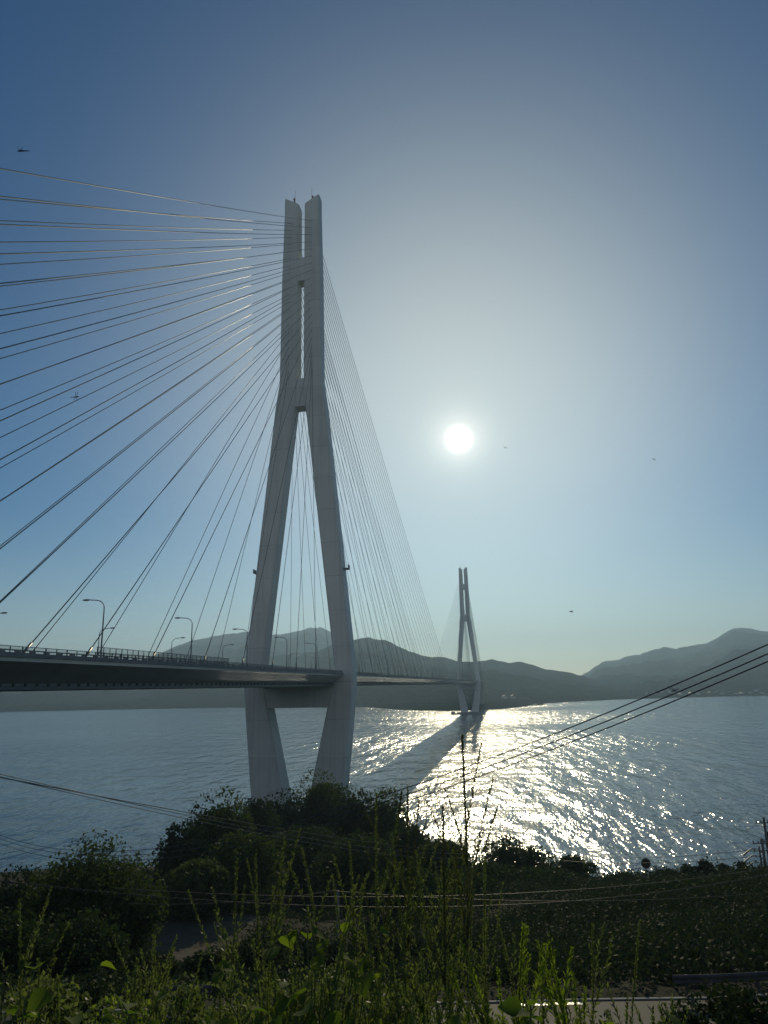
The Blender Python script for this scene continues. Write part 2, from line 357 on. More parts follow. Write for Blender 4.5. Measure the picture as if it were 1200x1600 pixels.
def house(x, y, z, rz, s=1, label=None, group=None):
    h = empty('house', (x, y, z), label, 'house', group); h.rotation_euler.z = rz
    a = MB(); a.box((0, 0, 2.6*s), (11*s, 7*s, 5.2*s)); a.build('wall', M['wall'], h)
    b = MB(); b.loft([[(x_*s, -4*s, 5.2*s), (x_*s, 4*s, 5.2*s), (x_*s, 0, 7.6*s)] for x_ in (-6, 6)]); b.build('roof', M['roof'], h)
for i, (px, d) in enumerate([(1062, 1990), (1078, 2000), (1090, 2010), (1128, 2020), (1150, 2035), (1158, 2040), (1172, 2045), (1190, 2055)]):
    c = at(px, 1080, d+45); house(c.x, c.y, 2+random.random()*4, random.random()*3, .9, 'small pale house low on the right-hand shore across the water', 'pale houses on the right-hand far shore')
for i, (px, d) in enumerate([(1010, 1930), (1022, 1940), (1034, 1955), (1046, 1970), (1108, 2020), (1118, 2025), (1140, 2035), (1182, 2050), (1210, 2070), (1225, 2080)]):
    c = at(px, 1080, d+70); house(c.x, c.y, 4+random.random()*8, random.random()*3, .8, 'small pale house low on the right-hand shore across the water', 'pale houses on the right-hand far shore')
for px, d in [(298, 1985), (308, 1980), (322, 1970), (328, 1968), (352, 1950)]:
    c = at(px, 1080, d+50); house(c.x, c.y, 3, random.random()*3, 1.0, 'small pale house on the far shore below the side-span deck', 'pale houses on the far shore under the deck')
for px, d in [(788, 1460), (801, 1480)]:
    c = at(px, 1080, d); house(c.x, c.y, 14, .4, 1.0, 'pale house among the trees right of the far tower', 'pale houses right of the far tower')

# ---------------------------------------------------------------- bridge
Y0 = -1.0; ZD = 47.3
bridge = empty('cable_stayed_bridge', (0, Y0, 0), 'long grey cable-stayed bridge crossing the strait on two tall towers', 'bridge')
def prof(z, keys):
    zs = [k[0] for k in keys]; return [float(np.interp(z, zs, [k[i] for k in keys])) for i in range(1, len(keys[0]))]
#        z, inner, outer, half depth
KEY = [(2, 2.4, 13.2, 4.6), (15, 4.9, 14.8, 4.3), (37, 9.6, 17.2, 3.6), (44, 11.2, 17.9, 3.4), (48, 12.1, 17.9, 3.3), (139, 1.9, 8.9, 2.9), (148, 1.15, 7.6, 2.8), (188, 1.1, 7.3, 2.6), (217, 1.1, 6.7, 2.4), (226, 1.1, 6.6, 2.3)]
def make_tower(X):
    t = empty('tower', (X, 0, 0), parent=bridge)
    for sgn in (1, -1):
        m = MB(); rings = []
        zs = sorted(set([2, 8, 15, 26, 37, 44, 48] + list(np.linspace(48, 139, 10)) + [143, 148, 160, 175, 188, 200, 210, 217.5]))
        for z in zs:
            i_, o_, h_ = prof(z, KEY); c = .45
            ring = [(-h_+c, i_), (h_-c, i_), (h_, i_+c), (h_, o_-c), (h_-c, o_), (-h_+c, o_), (-h_, o_-c), (-h_, i_+c)]
            rings.append([(x, sgn*y, z) for x, y in ring])
        i_, o_, h_ = prof(220, KEY); c = .45   # slanted, chamfered head: high outside, low inside
        ring = [(-h_+c, i_), (h_-c, i_), (h_, i_+c), (h_, o_-c), (h_-c, o_), (-h_+c, o_), (-h_, o_-c), (-h_, i_+c)]
        rings.append([(x, sgn*y, 220.3+min(2.6, max(0, (y-i_)*.8))) for x, y in ring])
        rings.append([(x*.9, sgn*(y if y > 4 else y+.5), 220.8+min(2.9, max(0, (y-i_)*.85))) for x, y in ring])
        m.loft(rings)
        leg = m.build('leg', M['tower'], t)
        b = MB(); b.tube([(0, sgn*3.6, 222), (0, sgn*3.6, 224.4)], .28, 8); b.blob((0, sgn*3.6, 224.7), (.9, .9, .9)); b.tube([(0, sgn*3.3, 222), (0, sgn*3.3, 228.5)], .06, 5)
        b.build('beacon', M['beacon'], t)
        p = MB(); zz = 81; i_, o_, h_ = prof(zz, KEY); p.box((0, sgn*(o_+.8), zz), (3, 1.8, .25)); p.box((0, sgn*(o_+1.6), zz+.7), (3, .1, 1.2))
        p.build('inspection_platform', M['rail'], t)
    def beam(z0, z1, arch=0, pad=.25):
        m = MB(); rings = []
        zc = np.linspace(z0, z1, 9) if arch else [z0, z1]
        i0 = prof(z1, KEY)[0]; h = prof((z0+z1)/2, KEY)[2]-pad
        ny = 12; V_ = []; 
        yy = np.linspace(-1, 1, ny+1)
        bot = []; top = []
        for q in yy:
            w0 = prof(z0, KEY)[0]+1.2; w1 = prof(z1, KEY)[0]+1.2
            bz = z0+(arch*(1-abs(q)**6) if arch > 0 else 0)
            bot.append((q*w0, bz)); tz = z1+(-arch*(1-abs(q)**6)*0)
            top.append((q*w1, z1))
        ring = bot+top[::-1]
        m.loft([[(x, y, z) for y, z in ring] for x in (-h, h)])
        return m.build('crossbeam', M['tower'], t)
    beam(188, 197.3); beam(134.5, 149.2, 4.2); beam(37.3, 43.7)
    # foundation in the water
    f = MB(); f.box((0, 0, .6), (23, 38, 4.2)); f.box((0, 0, -3), (27, 42, 7.4)); f.build('caisson', M['concrete'], t, bevel=.3)
    if X > 100:
        d = MB(); d.box((-6, 24.5, 1.6), (7, 6.5, 4.4)); d.box((-6, 24.5, 4.0), (7.6, 7.1, .5)); d.build('fender_block', M['concrete'], t, bevel=.15)
    return t
make_tower(0); make_tower(890)
deck = empty('deck', (0, 0, 0), parent=bridge)
XS = list(np.arange(-330, 1231, 10.0))
sec = [(14.6, ZD-.05), (14.6, ZD-.6), (14.2, ZD-.85), (11.4, ZD-2.75), (10.6, ZD-3.1)]
ring = sec+[(-y, z) for y, z in sec[::-1]]
m = MB(); m.loft([[(x, y, z) for y, z in ring] for x in (XS[0], XS[-1])]); m.build('girder', M['girder'], deck)
m = MB(); m.box(((XS[0]+XS[-1])/2, 0, ZD+.03), (XS[-1]-XS[0], 22, .1)); m.build('roadway', M['asphalt'], deck)
for sg in (1, -1):
    m = MB()   # low service beam with brackets under the fairing
    Lx = XS[-1]-XS[0]
    m.box(((XS[0]+XS[-1])/2, sg*11.2, ZD-3.36), (Lx, .5, .42))
    for x in np.arange(-300, 500, 2.1): m.box((x, sg*11.55, ZD-3.0), (.3, .5, .36))
    m.build('service_beam', M['rail'], deck)
    m = MB(); m.box(((XS[0]+XS[-1])/2, sg*11.4, ZD-3.0), (Lx, .1, .34)); m.build('lit_gap_strip', M['concrete'], deck)  # pale strip paints the light in the gap below the web
    m = MB(); m.box(((XS[0]+XS[-1])/2, sg*14.72, ZD+.0), (Lx, .34, .34)); m.build('edge_kerb', M['concrete'], deck)
    m = MB()
    for h in (.30, .98): m.box(((XS[0]+XS[-1])/2, sg*14.6, ZD+h), (Lx, .07, .07))
    for x in np.arange(-320, 1230, 2.0): m.box((x, sg*14.6, ZD+.56), (.11, .09, .84))
    for x in np.arange(-230, 60 if sg < 0 else -60, .16): m.box((x, sg*14.6, ZD+.62), (.02, .02, .7))
    m.build('railing', M['rail'], deck)
    m = MB()
    for h, t_ in ((.45, .16), (.85, .14)): m.box(((XS[0]+XS[-1])/2, sg*11.6, ZD+h), (Lx, .12, t_))
    for x in np.arange(-320, 1230, 2.6): m.box((x, sg*11.75, ZD+.45), (.8 if x < 0 else .4, .3, .85))
    m.build('crash_barrier', M['concrete'], deck)
m = MB()
for x in np.arange(-139, -94, 1.5): m.box((x, -14.2, ZD+.85), (.08, .08, 1.7))
for h in (.9, 1.7): m.box((-116.9, -14.2, ZD+h), (44.5, .06, .06))
for x in np.arange(-139, -94.5, .14): m.box((x, -14.2, ZD+.9), (.018, .018, 1.55))
m.build('screen_fence', M['rail'], deck)
for x in (-272, 1212):
    m = MB(); m.box((x, 0, ZD-24), (4, 20, 42)); m.box((x, 0, ZD-3.4), (5, 24, .5)); m.build('end_pier', M['concrete'], bridge, bevel=.2)

# stay cables
SS = [22.7, 42.1, 61.5, 80.9, 100.3, 119.7, 137.5, 150, 161, 169.5, 177.6, 185, 192.3, 199.5, 206.8, 213.8, 221, 227.6, 234.5, 241.2, 248]
MSP = [25+20*k for k in range(21)]
cabs = []
for X, dirs in ((0, ((-1, SS), (1, MSP))), (890, ((-1, MSP), (1, [s_*1.25 for s_ in SS])))):
    for dr, arr in dirs:
        for sg in (-1, 1):
            for k in range(21):
                zt = 212.6-2.98*(20-k); i_, o_, h_ = prof(zt, KEY)
                cabs.append((Vector((X+dr*(h_-.2), sg*(i_+o_)/2*.98, zt)), Vector((X+dr*arr[k], sg*11.3 if True else 0, ZD+.1)), X, dr, sg, k))
small = MB(); n_own = 0
for a, b, X, dr, sg, k in cabs:
    Ln = (a-b).length; sag = 1.0*(Ln/300)**2; seg = 10
    pts = [a.lerp(b, i/seg)-Vector((0, 0, 4*sag*(i/seg)*(1-i/seg))) for i in range(seg+1)]
    rad = .068+.018*k/20
    own = X == 0 or (dr == -1 and sg == -1 and k > 4)
    mm = MB() if own else small
    mm.tube(pts, rad, 8)
    if own:
        mm.tube([b+(a-b)*(-.2/Ln), b+(a-b)*(2.6/Ln)], .17, 8)
        o = mm.build('stay_cable', M['cable'], bridge, smooth=True); n_own += 1
o = small.build('stay_cable', M['cable'], bridge, smooth=True); o['kind'] = 'stuff'

# street lamps on the bridge
def lamp_proto():
    r = empty('street_lamp', (0, 0, 0))
    m = MB(); pts = [(0, 0, 0), (0, 0, 4), (0, 0, 7.0)]
    for i in range(1, 7):
        a = i/6*math.pi/2*.93; pts.append((0, 1.3-1.3*math.cos(a), 7.0+1.1*math.sin(a)))
    pts.append((0, 2.3, 8.2)); m.tube(pts, [.12, .1, .08]+[.065]*7, 8); m.build('pole', M['lamp'], r, smooth=True)
    m = MB(); m.blob((0, 2.75, 8.2), (.42, 1.2, .3)); m.build('lamp_head', M['lampglass'], r)
    m = MB(); m.box((0, 0, .2), (.4, .4, .4)); m.build('base', M['concrete'], r)
    return r
lp = lamp_proto(); first = True
def dup(o, parent=None):
    c = o.copy(); col.objects.link(c); c.parent = parent
    for ch in o.children: dup(ch, c)
    return c
nearX = [-216, -189, -163, -136, -108.5, -82, -55, -28, 0.5]+[30*k for k in range(1, 29)]
farX = [-190, -158, -126, -95, -64, -33, -3]+[30*k-2 for k in range(1, 29)]
for xs_, sg, txt in ((nearX, -1, 'right'), (farX, 1, 'left')):
    for j, x in enumerate(xs_):
        if -15 < x < 15: continue
        o = lp if first else dup(lp); first = False
        o.location = (x, Y0+sg*12.9, ZD+.1); o.rotation_euler.z = 0 if sg < 0 else math.pi
        lab = {(-136, -1): 'tall curved street lamp on the deck, leftmost one standing fully in view',
               (-95, 1): 'shorter-looking curved street lamp whose arm points right, just left of the tallest lamp',
               (-64, 1): 'curved street lamp with arm to the right, between the two left-pointing lamps',
               (-108.5, -1): 'curved street lamp with left arm, midway between the tallest lamp and the near tower',
               (-163, -1): 'street lamp on the side span with only its head at the left edge'}.get((x, sg))
        if not lab:
            lab = ('street lamp with left-pointing arm' if sg < 0 else 'street lamp with right-pointing arm')+(' on the main span deck beyond the near tower' if x > 15 else ' on the side-span deck before the near tower')
        tag(o, lab, 'street lamp', 'street lamps along the bridge')

# ---------------------------------------------------------------- vegetation
def tree(name, px, pyt, dist, rpx, mt, label, cat='tree', group=None, leaf=.4, n=9000, hrat=1.0, clear=None, lobes=16, gap=.0, zb=None):
    top = at(px, pyt, dist); R = rpx/FPX*dist; x, y = top.x, top.y
    g = gz(x, y) if zb is None else zb
    g = max(g, 0)
    Hc = min(top.z-g-.3, 2*R*hrat) if clear is None else top.z-g-clear
    Hc = max(Hc, 1.0)
    t = empty(name, (x, y, g), label, cat, group); H = top.z-g
    # trunk and limbs
    m = MB(); cz = H-Hc/2; tr = max(.05, .035*H)
    m.tube([(0, 0, -.6), (.1*R, .05*R, H*.25), (-.06*R, .1*R, H*.5), (.05*R, 0, H*.78)], [tr*1.2, tr, tr*.75, tr*.3], 8)
    C_ = []
    for i in range(lobes):
        d = rand_dirs(1)[0]; k = random.random()**.45*.72
        c = np.array([d[0]*R*k*1.05, d[1]*R*k*1.05, cz+d[2]*Hc/2*k*1.02]); C_.append(c)
        s0 = (random.uniform(-.05, .05)*R, random.uniform(-.05, .05)*R, H*random.uniform(.25, .6))
        mid = [(s0[j]+c[j])/2+(.08*R if j == 2 else 0) for j in range(3)]
        m.tube([s0, mid, tuple(c)], [tr*.4, tr*.25, tr*.08], 5)
    m.build('trunk', M['bark'], t)
    P = []
    for c in C_:
        lr = R*random.uniform(.32, .5); q = int(n/lobes)
        d = rand_dirs(q); rr = lr*(.55+.5*rng.random(q)**.6)
        rr *= 1+.22*np.sin(d[:, 0]*5+c[0])*np.cos(d[:, 1]*6+c[1])+.12*np.sin(d[:, 2]*11+c[2])
        p = c+d*rr[:, None]*np.array([1, 1, .8*min(1.3, Hc/(2*R)+.2)]); P.append(p)
    # stray twigs
    q = n//12; d = rand_dirs(q); P.append(np.array([0, 0, cz])+d*(np.array([R, R, Hc/2])*(.85+.22*rng.random(q))[:, None]))
    P = np.concatenate(P)
    cell = np.sin(P[:, 0]*4.1/R*1.7+1)*np.sin(P[:, 1]*4.3/R*1.7+2)*np.sin(P[:, 2]*4.7/R*1.7)
    P = P[cell > -.55+gap]; P = P[P[:, 2] > .2]; P[:, 2] = np.minimum(P[:, 2], H+.1*R)
    quads('crown', leaf_quads(P, leaf), mt, t)
    return t
# --- big clump in front of the tower base
CL = [  # px, top y, dist, radius px
 (345, 1232, 112, 50, 'broad round-topped tree at the left end of the clump below the tower'),
 (290, 1286, 105, 42, 'tree with ragged left edge against the water, left flank of the clump'),
 (395, 1246, 128, 42, 'dark tree overlapping the foot of the near tower left leg'),
 (495, 1203, 150, 40, 'highest tree of the clump, rising between the tower legs'),
 (445, 1234, 145, 42, 'tree just left of the highest one, under the tower gap'),
 (545, 1226, 142, 46, 'tree in front of the right leg of the near tower'),
 (598, 1232, 138, 40, 'right shoulder tree of the clump beside the bridge shadow on the sea'),
 (634, 1290, 120, 40, 'lower tree at the right end of the clump'),
 (470, 1290, 118, 62, 'wide dark tree in the middle front of the clump'),
 (380, 1300, 100, 60, 'wide dark tree low in the left front of the clump'),
 (555, 1305, 104, 60, 'wide dark tree low in the right front of the clump'),
 (690, 1318, 112, 44, 'dark tree behind the tall dark weed stem'),
 (310, 1345, 92, 44, 'small dark tree at the foot of the clump above the sandy clearing'),
 (640, 1360, 88, 52, 'low dark tree right of the thin utility pole'),
 (725, 1370, 90, 46, 'low dark tree below the lacy tree by the glitter'),
]
for i, (px, py, d, r, lab) in enumerate(CL):
    tree('broadleaf_tree', px, py, d, r, M['tree'] if i % 3 else M['tree2'], lab, 'tree', 'trees in the clump below the near tower', leaf=.48, n=15000, hrat=1.35, lobes=26, gap=-.2)
tree('broadleaf_tree', 785, 1306, 112, 38, M['tree'], 'lacy dark tree with gaps of glittering water, left of the two on the shore', leaf=.42, n=4600, gap=.35, lobes=18, hrat=1.1)
tree('broadleaf_tree', 832, 1322, 114, 34, M['tree'], 'lacy dark tree merging with its left neighbour against the glitter', leaf=.42, n=4200, gap=.35, lobes=16, hrat=1.1)
tree('broadleaf_tree', 897, 1338, 112, 27, M['tree'], 'small rounded dark tree with a pointed top against the glitter', leaf=.4, n=4200, hrat=1.2)
tree('broadleaf_tree', 770, 1352, 100, 50, M['tree'], 'wide low dark tree under the lacy shore trees', leaf=.45, n=6500, hrat=1)
tree('broadleaf_tree', 850, 1362, 100, 46, M['tree'], 'low dark tree below the small pointed tree', leaf=.45, n=6000, hrat=.9)
# --- left trees
tree('broadleaf_tree', 150, 1303, 62, 62, M['tree2'], 'large leafy tree at the left against the water', leaf=.26, n=17000, hrat=1.3, lobes=26, gap=.1)
tree('broadleaf_tree', 95, 1335, 60, 45, M['tree2'], 'left companion of the large leafy tree', leaf=.26, n=9000, hrat=1.5, lobes=18, gap=.1)
tree('broadleaf_tree', 212, 1338, 60, 45, M['tree2'], 'right companion of the large leafy tree beside the clearing', leaf=.26, n=9500, hrat=1.6, lobes=18, gap=.1)
tree('broadleaf_tree', 25, 1356, 74, 52, M['tree'], 'low dark tree at the left edge under the water', leaf=.32, n=7500, hrat=1.0)
tree('broadleaf_tree', 120, 1420, 52, 70, M['tree'], 'dark lower crown in front of the large left tree', leaf=.26, n=11000, hrat=1.1)
tree('broadleaf_tree', 10, 1420, 50, 60, M['tree'], 'dark tree filling the left edge below the wires', leaf=.26, n=8000, hrat=1.2)
# --- right skyline shrubs
for px, py, d, r, lab in [(1105, 1336, 104, 15, 'round bush standing highest on the right skyline'), (1074, 1350, 104, 16, 'low bush left of the round skyline bush'),
                          (1129, 1349, 104, 10, 'small bush just right of the round skyline bush'), (1157, 1346, 102, 13, 'round bush on the skyline nearest the utility poles'),
                          (1040, 1356, 104, 16, 'low flat bush on the skyline right of the mirror'), (975, 1364, 106, 17, 'low dark bush on the skyline at the foot of the glitter')]:
    tree('skyline_bush', px, py, d, r, M['shrub'], lab, 'bush', 'bushes on the right skyline', leaf=.3, n=1500, hrat=1.1, lobes=8)
# --- mid shrubs as individual bushes
for px, py, d, r, lab in [(415, 1440, 52, 55, 'dark rounded bush right of the sandy clearing'), (485, 1470, 47, 55, 'dark bush behind the tall weeds by the thin pole'),
                          (330, 1485, 44, 44, 'dark bush at the lower edge of the sandy clearing'), (600, 1440, 56, 60, 'dark bush behind the tangle of weeds'),
                          (700, 1450, 52, 55, 'dark bush right of centre above the road'), (230, 1490, 46, 40, 'small bush left of the sandy clearing edge')]:
    tree('bush', px, py, d, r, M['shrub'], lab, 'bush', None, leaf=.2, n=6500, hrat=1.1, lobes=14)

# --- undergrowth on the slope (nobody could count it)
def scatter(name, label, cells, mt, leaf, per, rad, cat='undergrowth'):
    P = []
    for (p0, p1, q0, q1, n) in cells:
        for _ in range(n):
            p = random.uniform(p0, p1)
            s_ = p/max(p1, 1); q = random.uniform(q0, q1)*s_ if q0 < 0 or q1 > 30 else random.uniform(q0, q1)
            rp = road_p(q)
            if -5 < p-rp < 4.6+rad*.4: continue
            # sandy clearing is kept open
            x, y = wxy(p, q)
            if ((p-84)/13)**2+((q+20.5)/6.5)**2 < 1: continue
            R_ = rad*random.uniform(.6, 1.5); k = int(per*random.uniform(.7, 1.2)); d = rand_dirs(k); d[:, 2] = np.abs(d[:, 2])
            rr = R_*(.6+.5*rng.random(k))
            P.append(np.array([x, y, gz(x, y)-.15*R_])+d*rr[:, None]*np.array([1, 1, .85]))
    return tag(quads(name, leaf_quads(np.concatenate(P), leaf), mt), label, cat, kind='stuff')
scatter('undergrowth', 'dense dark shrubs covering the right-hand slope', [(33, 72, 0, 50, 1150), (66, 112, 0, 75, 1200)], M['shrub'], .24, 110, 1.5)
scatter('undergrowth', 'dense dark shrubs covering the slope below the trees', [(33, 60, -40, 4, 620), (58, 118, -80, 8, 1100)], M['shrub'], .26, 90, 1.3)
scatter('undergrowth', 'leafy ground cover on the bank by the viewpoint', [(9, 25, -14, 16, 620)], M['shrub'], .12, 130, .55)

# sandy clearing
sv = []; c0 = (84, -20.5); n = 40
for k in range(n):
    a = 2*math.pi*k/n; rr = 1+.12*math.sin(3*a+1)+.07*math.sin(7*a)
    sv.append((c0[0]+12.5*rr*math.cos(a), c0[1]+6.2*rr*math.sin(a)))
vs_ = []; rings = [0, .25, .5, .75, 1]
for r_ in rings:
    for p, q in sv:
        pp, qq = c0[0]+(p-c0[0])*r_, c0[1]+(q-c0[1])*r_; x, y = wxy(pp, qq); vs_.append((x, y, gz(x, y)+.12))
fs_ = [(i*n+k, i*n+(k+1) % n, (i+1)*n+(k+1) % n, (i+1)*n+k) for i in range(4) for k in range(n)]
me = bpy.data.meshes.new('clearing'); me.from_pydata(vs_, [], fs_); me.materials.append(mat('sandy_earth', (.085, .075, .055), .95, .1, .2, .8, .02, 6))
tag(link(bpy.data.objects.new('clearing', me)), 'bare sandy clearing between the trees', 'clearing', kind='structure')

# ---------------------------------------------------------------- guard rails, poles, wires
def guard_rail(q0, q1, label, off=3.5):
    g = empty('guard_rail', (*wxy(road_p((q0+q1)/2)+off, (q0+q1)/2), RZ), label, 'guard rail', 'guard rails beside the road')
    ox, oy, oz = g.location
    m = MB(); pr = [(0, .50), (.06, .54), (.06, .60), (0, .64), (0, .68), (.06, .72), (.06, .79), (0, .83), (-.02, .83), (-.02, .50)]
    rings = []
    for q in np.arange(q0, q1+.01, 1.0):
        rings.append([(wxy(road_p(q)+off-a, q)[0]-ox, wxy(road_p(q)+off-a, q)[1]-oy, b) for a, b in pr])
    m.loft(rings); m.build('rail', M['metal'], g)
    for q in np.arange(q0+.6, q1, 3.0):
        m = MB(); x, y = wxy(road_p(q)+off+.1, q); m.tube([(x-ox, y-oy, -.3), (x-ox, y-oy, .8)], .06, 8); m.build('post', M['metal'], g)
guard_rail(11.5, 40, 'grey steel guard rail with posts along the road at lower right')
guard_rail(-9.6, -7, 'short stretch of pale guard rail low in front of the left trees')

def wire(A, B, sag, r, label, m='wire', group=None, beads=0, cat='wire', name='overhead_wire'):
    a, b = at(*A), at(*B); pts = [a.lerp(b, i/40)-Vector((0, 0, 4*sag*(i/40)*(1-i/40))) for i in range(41)]
    mb = MB(); mb.tube([p-a for p in pts], r, 6)
    if beads:
        beadl = []
        for i in range(beads):
            t_ = (i+.5)/beads; p = a.lerp(b, t_)-Vector((0, 0, 4*sag*t_*(1-t_)))-a; beadl.append(p-Vector((0, 0, .05)))
        root = empty(name, a, label, cat, group); mb.build('strand', M[m], root); bb = None
        for p in beadl:
            if bb is None: q_ = MB(); q_.blob((0, 0, 0), (.10, .10, .10), 6, 4); bb = q_.build('spiral_hanger', M['metal'], root); c_ = bb
            else: c_ = bb.copy(); link(c_, root)
            c_.location = p
        return root
    o = mb.build(name, M[m]); o.location = a; return tag(o, label, cat, group)
for i, (ya, yb, lab) in enumerate([(985, 1274, 'topmost of the three wires slanting down from the upper right'), (1000, 1279, 'middle one of the three wires slanting down from the upper right'), (1012, 1286, 'lowest of the three wires slanting down from the upper right')]):
    wire((1250, ya, 20), (-60, yb, 78), 3.9, .017, lab, group='three wires slanting across the water')
for i, (ya, yb, lab) in enumerate([(1198, 1330, 'upper of the dark wires entering from the left edge over the water'), (1202, 1338, 'middle dark wire entering from the left edge over the water'), (1205, 1331, 'lower of the dark wires entering from the left edge, sunlit over the clump')]):
    wire((-50, ya, 22), (760, yb, 84), .9 if i < 2 else .5, .011 if i < 2 else .014, lab, 'wire' if i < 2 else 'wirelight', group='wires crossing from the left edge')
wire((180, 1388, 46), (1230, 1352, 62), 1.1, .018, 'sunlit upper wire running level across the dark slope', 'wirelight', 'level wires across the slope')
wire((-30, 1372, 40), (1230, 1360, 60), 1.7, .014, 'beaded wire with spiral hangers across the dark slope', 'wirelight', 'level wires across the slope', beads=95)
wire((520, 1392, 48), (1230, 1392, 60), .6, .014, 'lowest faint wire right of the thin pole', 'wirelight', 'level wires across the slope')
wire((200, 1412, 44), (528, 1390, 48), .3, .014, 'short faint wire reaching the thin pole from the left', 'wirelight', 'level wires across the slope')
wire((900, 1338, 104), (1188, 1326, 98), .5, .03, 'upper dark wire ending at the utility poles over the water', 'wire', 'wires meeting the right-hand poles')
wire((880, 1345, 104), (1190, 1337, 98), .5, .03, 'lower dark wire ending at the utility poles over the water', 'wire', 'wires meeting the right-hand poles')

def pole(px, pyt, d, r, label, arms=(), gear=False, bracket=False):
    top = at(px, pyt, d); g = gz(top.x, top.y); P_ = empty('utility_pole', (top.x, top.y, g), label, 'utility pole'); H = top.z-g
    m = MB(); m.tube([(0, 0, -.5), (0, 0, H)], [r*1.25, r*.8], 10); m.build('shaft', M['pole'], P_, smooth=True)
    for h, ln in arms:
        m = MB()
        a = Vector((RH.x, RH.y, 0)); c = Vector((0, 0, H-h))
        m.tube([c-a*ln, c+a*ln], .06, 6); arm = m.build('crossarm', M['metal'], P_)
        for s_ in (-.9, -.4, .4, .9):
            k = MB(); q = c+a*ln*s_; k.tube([q, q+Vector((0, 0, .18)), q+Vector((0, 0, .3))], [.03, .09, .04], 8); k.build('insulator', M['insul'], arm)
    if gear:
        m = MB(); m.tube([(0, -.45, H*.62), (0, -.45, H*.62+1.0)], .3, 12); m.build('transformer', M['metal'], P_, smooth=True)
    if bracket:
        for s_ in (0, 1, 2):
            m = MB(); a = Vector((RH.x, RH.y, 0)); c = Vector((0, 0, H*.62-s_*.7))
            m.tube([c, c-a*.6+Vector((0, 0, .5)), c-a*1.3+Vector((0, 0, .6)), c-a*1.9+Vector((0, 0, .2)), c-a*2.3-Vector((0, 0, .1))], [.05, .04, .04, .09, .1], 6); m.build('jumper_bracket', M['rail'], P_)
    return P_
pole(1193, 1277, 98, .17, 'tallest dark utility pole at the right edge', [(.6, 1.0), (2.6, .8)], True)
pole(1190, 1310, 96, .15, 'shorter utility pole with curved brackets at the right edge', [(.5, 1.1), (1.3, 1.1)], False, True)
pole(1186, 1322, 99, .11, 'thin short pole left of the other two at the right edge')
pole(528, 1392, 48, .11, 'thin lone pole in front of the dark trees near the middle')
# mirror on a post
tp = at(1025, 1352, 104); g = gz(tp.x, tp.y); mr_ = empty('traffic_mirror', (tp.x, tp.y, g), 'dark round mirror on a post standing against the glitter', 'mirror'); H = tp.z-g
m = MB(); m.tube([(0, 0, -.3), (0, 0, H)], .09, 8); m.tube([(0, 0, H-.2), (-RH.x*1.2, -RH.y*1.2, H+.2)], .05, 6); m.build('post', M['pole'], mr_)
m = MB(); c = Vector((-RH.x*1.25, -RH.y*1.25, H+.25)); m.tube([c-FH*.08, c-FH*.02, c+FH*.05, c+FH*.2], [.5, .62, .62, .3], 20); m.build('mirror_head', M['bark'], mr_)

